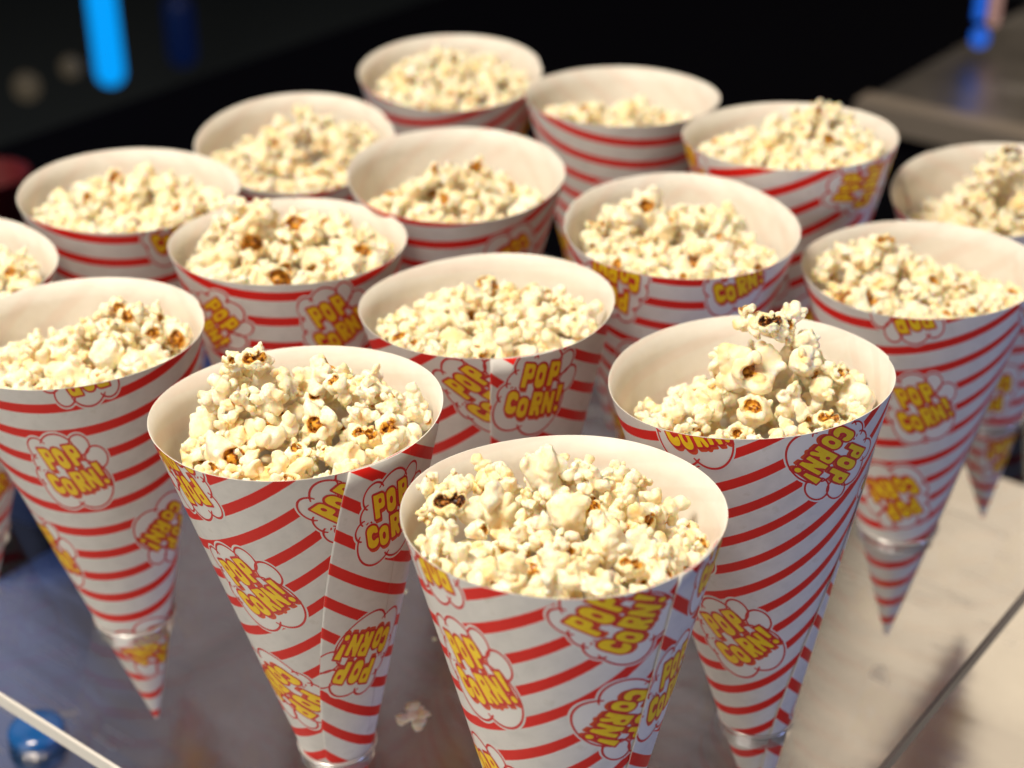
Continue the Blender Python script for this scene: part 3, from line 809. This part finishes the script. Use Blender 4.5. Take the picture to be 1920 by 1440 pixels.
cc = AB((RA0 + RA1) / 2, (RB0 + RB1) / 2)
def loop(pts):
    sp = cu.splines.new('POLY'); sp.points.add(len(pts) - 1); sp.use_cyclic_u = True
    for q, (x, y) in zip(sp.points, pts): q.co = (x, y, 0, 1)
loop([np.array(AB(a, b)) - cc for a, b in ((RA0, RB0), (RA0, RB1), (RA1, RB1), (RA1, RB0))])
HOLES = {}
for k in CONES:
    C, ax, x, y, sy = FR[k]; h = C - ax * ((C[2] - Z_ACR + T_ACR / 2) / ax[2]); sr = (L - (C - h) @ ax) / L * R; HOLES[k] = (h[:2], sr + .0014)
    loop([(h[0] - cc[0] + HOLES[k][1] * math.cos(t), h[1] - cc[1] + HOLES[k][1] * math.sin(t)) for t in np.linspace(0, 2 * math.pi, 49)[:-1]])
cu.extrude = T_ACR / 2
tmp = bpy.data.objects.new('tmp', cu); COL.objects.link(tmp)
dg = bpy.context.evaluated_depsgraph_get(); me = bpy.data.meshes.new_from_object(tmp.evaluated_get(dg))
bpy.data.objects.remove(tmp)
me.materials.clear(); me.materials.append(M_ACR); me.materials.append(M_ACRR)
for pl in me.polygons:
    pl.material_index = 0 if abs(pl.normal.z) > .5 else 1; pl.use_smooth = False
rack = empty('display_rack', (cc[0], cc[1], Z_ACR - T_ACR / 2))
tag(rack, 'clear acrylic rack with round holes that holds all the popcorn cones', 'display rack')
sheet = bpy.data.objects.new('shelf_sheet', me); COL.objects.link(sheet); sheet.parent = rack
for k, (h, r) in HOLES.items():
    n, m_ = 56, 10; V = []; F = []
    for i in range(n):
        a = 2 * math.pi * i / n
        for j in range(m_):
            b = 2 * math.pi * j / m_; q = r + .0002 + .0010 * math.cos(b)
            V.append((q * math.cos(a), q * math.sin(a), .0009 * math.sin(b)))
            F.append((i * m_ + j, ((i + 1) % n) * m_ + j, ((i + 1) % n) * m_ + (j + 1) % m_, i * m_ + (j + 1) % m_))
    o = mesh_obj('hole_rim', V, F, (M_ACRR,), rack); o.location = (h[0] - cc[0], h[1] - cc[1], T_ACR / 2 + .0003)
for a in (RA0 + .012, RA1 - .012):
    for b in (RB0 + .012, RB1 - .012):
        box_obj('leg', a - .008, a + .008, b - .003, b + .003, .0005, Z_ACR - T_ACR, M_ACR, rack)
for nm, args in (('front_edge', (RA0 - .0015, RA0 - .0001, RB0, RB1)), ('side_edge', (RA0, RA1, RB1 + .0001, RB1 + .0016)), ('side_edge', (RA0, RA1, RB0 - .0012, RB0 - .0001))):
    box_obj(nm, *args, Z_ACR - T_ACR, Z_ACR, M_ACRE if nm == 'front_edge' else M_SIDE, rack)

# ------------------------------------------------------------------ counter, shelf, surroundings
M_BLACK = simple('black_counter', (.0015, .0015, .003), .8, spec=.02)
M_FLOOR = simple('dark_floor', (.055, .070, .078), .8)
o = box_obj('steel_counter', -.35, .812, -.643, .55, -.030, 0, M_METAL, None, .002)
tag(o, 'brushed steel worktop under the clear rack, scratched and reflective', 'worktop')
o = box_obj('black_counter', -.6, 1.9, -1.245, 1.6, -.20, -.032, M_BLACK)
tag(o, 'matt black counter behind the cones', 'counter')
o = box_obj('steel_shelf', 1.382, 2.4, -.63, .8, -.06, -.002, M_SHELF, None, .003)
tag(o, 'dull steel shelf beyond the cones at the upper right', 'shelf')
o2 = box_obj('shelf_lip', 1.352, 1.3805, -.63, .8, -.022, .003, simple('lit_lip', (.40, .34, .28), .5, .6), o)  # beige colour of the lip stands in for the bright highlight along the edge
o = box_obj('floor', -3, 9, -9, 6, -1.02, -.95, M_FLOOR); tag(o, kind='structure')
# blue tub behind the left side
def tub():
    M_BLUE = simple('blue_plastic', (.01, .13, .62), .3)
    c = AB(.56, -.745); root = empty('plastic_tub', (c[0], c[1], -.032))
    tag(root, 'bright blue plastic tub half hidden behind the left cones', 'tub')
    V = []; F = []; n = 40
    prof = [(.062, 0), (.078, .075), (.082, .078), (.082, .084), (.076, .084), (.074, .078), (.058, .004)]
    for i in range(n):
        a = 2 * math.pi * i / n; ca, sa = math.cos(a), math.sin(a); e = (abs(ca) ** 5 + abs(sa) ** 5) ** (-.2)
        for r, z in prof: V.append((r * e * ca * .85, r * e * sa * 1.6, z))
    m_ = len(prof)
    for i in range(n):
        for j in range(m_ - 1): F.append((i * m_ + j, ((i + 1) % n) * m_ + j, ((i + 1) % n) * m_ + j + 1, i * m_ + j + 1))
    F.append([i * m_ for i in range(n)][::-1]); F.append([i * m_ + m_ - 1 for i in range(n)])
    b = mesh_obj('tub_body', V, F, (M_BLUE,), root); b.rotation_euler = (0, 0, ROTB)
    V = []; F = []
    for i in range(17):
        a = math.pi * i / 16
        for j in range(8):
            q = 2 * math.pi * j / 8; r = .03 + .0035 * math.cos(q); V.append((r * math.cos(a) , .0035 * math.sin(q), r * math.sin(a)))
    for i in range(16):
        for j in range(8): F.append((i * 8 + j, (i + 1) * 8 + j, (i + 1) * 8 + (j + 1) % 8, i * 8 + (j + 1) % 8))
    for sgn in (-1, 1):
        hdl = mesh_obj('handle', V, F, (M_BLUE,), root); hdl.location = AB(0, 0) + (0,); hdl.location = (VA[0] * .128 * sgn, VA[1] * .128 * sgn, .078); hdl.rotation_euler = (sgn * -.9, 0, ROTB)
tub()
def bottle_cap():
    M = simple('blue_cap', (.015, .11, .36), .12, Coat__Weight=1.0)
    V = []; F = []; n = 48; prof = [(0, .017), (.011, .017), (.0135, .0155), (.014, .012), (.0145, .0), (.012, 0), (.012, .013)]
    for i in range(n):
        a = 2 * math.pi * i / n
        for j, (r, z) in enumerate(prof):
            q = r * (1 + (.03 if (i % 2 and j in (3, 4)) else 0)); V.append((q * math.cos(a), q * math.sin(a), z))
    m_ = len(prof)
    for i in range(n):
        for j in range(m_ - 1): F.append((i * m_ + j, i * m_ + j + 1, ((i + 1) % n) * m_ + j + 1, ((i + 1) % n) * m_ + j)[::-1])
    o = mesh_obj('bottle_cap', V, F, (M,)); o.scale = (.9, .9, .55); o.location = (-.218, .575, .0005); o.rotation_euler = (0, 0, .4)
    tag(o, 'shiny blue plastic cap lying on the steel at the lower left corner', 'cap')
bottle_cap()
# lamps far behind
def capsule(name, p, r, h, mat, label, cat, group=None):
    V = []; F = []; n = 24; rings = []
    for j in range(9):
        a = -math.pi / 2 + math.pi / 2 * j / 8; rings.append((r * math.cos(a), r * math.sin(a)))
    for j in range(9):
        a = math.pi / 2 * j / 8; rings.append((r * math.cos(a), h + r * math.sin(a)))
    for q, z in rings:
        for i in range(n): V.append((q * math.cos(6.28318 * i / n), q * math.sin(6.28318 * i / n), z))
    for j in range(len(rings) - 1):
        for i in range(n): F.append((j * n + i, j * n + (i + 1) % n, (j + 1) * n + (i + 1) % n, (j + 1) * n + i))
    o = mesh_obj(name, V, F, (mat,)); o.location = p; tag(o, label, cat, group); return o
def glow(name, col, s): return simple(name, (0, 0, 0), .5, emit=col, estr=s)
G1 = glow('cyan_glow', (0.0, .36, 1.0), 1.0); G2 = glow('dim_blue_glow', (.0, .06, .45), .06)
G3 = glow('warm_glow', (1, .78, .5), .06); G4 = glow('blue_led_glow', (.01, .14, .75), .8); G5 = glow('pink_glow', (1.0, .55, .45), .35)
p = (-.741, 2.903, -.444); capsule('light_tube', tuple(p), .026, .75, G1, 'glowing cyan light tube standing in the dark at the upper left', 'lamp')
p = (-.648, 3.114, -.475); capsule('light_tube', tuple(p), .028, .09, G2, 'dim deep blue light beside the bright cyan tube', 'lamp')
p = (-.895, 2.889, -.470); capsule('lamp_bulb', tuple(p), .024, .004, G3, 'faint warm blurred bulb low at the far upper left', 'lamp')
p = (-.814, 2.906, -.438); capsule('lamp_bulb', tuple(p), .018, .004, G3, 'faint warm blurred bulb just left of the cyan tube foot', 'lamp')
p = (.460, 1.564, .028); capsule('led_lamp', tuple(p), .009, .003, G4, 'round blue light above the steel shelf at the upper right', 'lamp')
p = (.488, 1.621, .029); capsule('light_tube', tuple(p), .006, .12, G5, 'pinkish white light strip above the round blue light', 'lamp')
p = (.474, 1.624, .034); capsule('light_tube', tuple(p), .006, .12, G4, 'blue light strip running up beside the pinkish one', 'lamp')
# red cup left
def cup():
    V = []; F = []; n = 32; prof = [(0, 0), (.028, 0), (.037, .10), (.039, .102), (.036, .102), (.027, .004), (0, .004)]
    for i in range(n):
        a = 6.28318 * i / n
        for r, z in prof: V.append((r * math.cos(a), r * math.sin(a), z))
    m_ = len(prof)
    for i in range(n):
        for j in range(m_ - 1): F.append((i * m_ + j, ((i + 1) % n) * m_ + j, ((i + 1) % n) * m_ + j + 1, i * m_ + j + 1))
    o = mesh_obj('cup', V, F, (simple('red_plastic', (.09, .002, .004), .5),)); q = (-.415, 1.20); o.location = (q[0], q[1], -.032); o.scale = (.9, .9, .62)
    tag(o, 'dark red cup standing blurred at the left edge behind the cones', 'cup')
cup()

# ------------------------------------------------------------------ lights
def area(name, loc, target, size, power, col, sy=None):
    l = bpy.data.lights.new(name, 'AREA'); l.energy = power; l.color = col; l.size = size
    if sy: l.shape = 'RECTANGLE'; l.size_y = sy
    o = bpy.data.objects.new(name, l); COL.objects.link(o); o.location = loc
    d = Vector(target) - Vector(loc); o.rotation_euler = d.to_track_quat('-Z', 'Y').to_euler(); return o
area('overhead_lamp', (-.55, .15, 1.65), (0, .55, .2), .50, 35, (1.0, .89, .72))
area('warm_panel_lamp', (1.3, 2.1, 1.7), (.1, .5, .1), 1.7, 12, (1.0, .83, .62))
o = area('warm_streak_fill', (.80, 2.55, 1.5), (.15, .6, .1), 1.5, 6, (1.0, .86, .68), .14); o.rotation_euler = (rad(52), 0, ROTB)  # added bar light, shaped so its reflection draws a band on the steel
area('blue_reflection_fill', (-1.5, 2.5, 1.5), (0, .6, .1), 1.2, 2.2, (.52, .60, 1.0))  # added light, gives the left of the steel something bluish to reflect
area('lavender_bounce_fill', (-.2, 2.9, 1.9), (0, .6, .1), 1.3, 1.7, (.95, .80, .82))  # added bounce light, brightens the steel where it would mirror black
area('room_fill', (-1.0, -.8, .9), (0, .5, .15), 1.5, 10, (1.0, .95, .89))
area('blue_side_fill', (1.5, -.2, .10), (.1, .45, .16), .5, 7, (.35, .46, 1.0))
w = bpy.data.worlds.new('World'); scene.world = w; w.use_nodes = True
w.node_tree.nodes['Background'].inputs[0].default_value = (.30, .31, .42, 1); w.node_tree.nodes['Background'].inputs[1].default_value = .02

# ------------------------------------------------------------------ camera
cam = bpy.data.cameras.new('camera'); co = bpy.data.objects.new('camera', cam); COL.objects.link(co)
co.location = tuple(CAM); co.rotation_euler = (rad(90 - 29.0), 0, 0)
cam.sensor_width = 36; cam.lens = FPX / 1920 * 36; cam.clip_start = .01; cam.clip_end = 60
cam.dof.use_dof = True; cam.dof.focus_distance = .512; cam.dof.aperture_fstop = 7.5; cam.dof.aperture_blades = 0
scene.camera = co
scene.view_settings.view_transform = 'Standard'; scene.view_settings.look = 'None'
scene.view_settings.exposure = 0; scene.view_settings.gamma = 1; scene.view_settings.use_curve_mapping = False
scene.render.engine = 'CYCLES'
cy = scene.cycles; cy.use_denoising = True; cy.max_bounces = 10; cy.diffuse_bounces = 6; cy.glossy_bounces = 4; cy.transparent_max_bounces = 16
cy.sample_clamp_indirect = 4
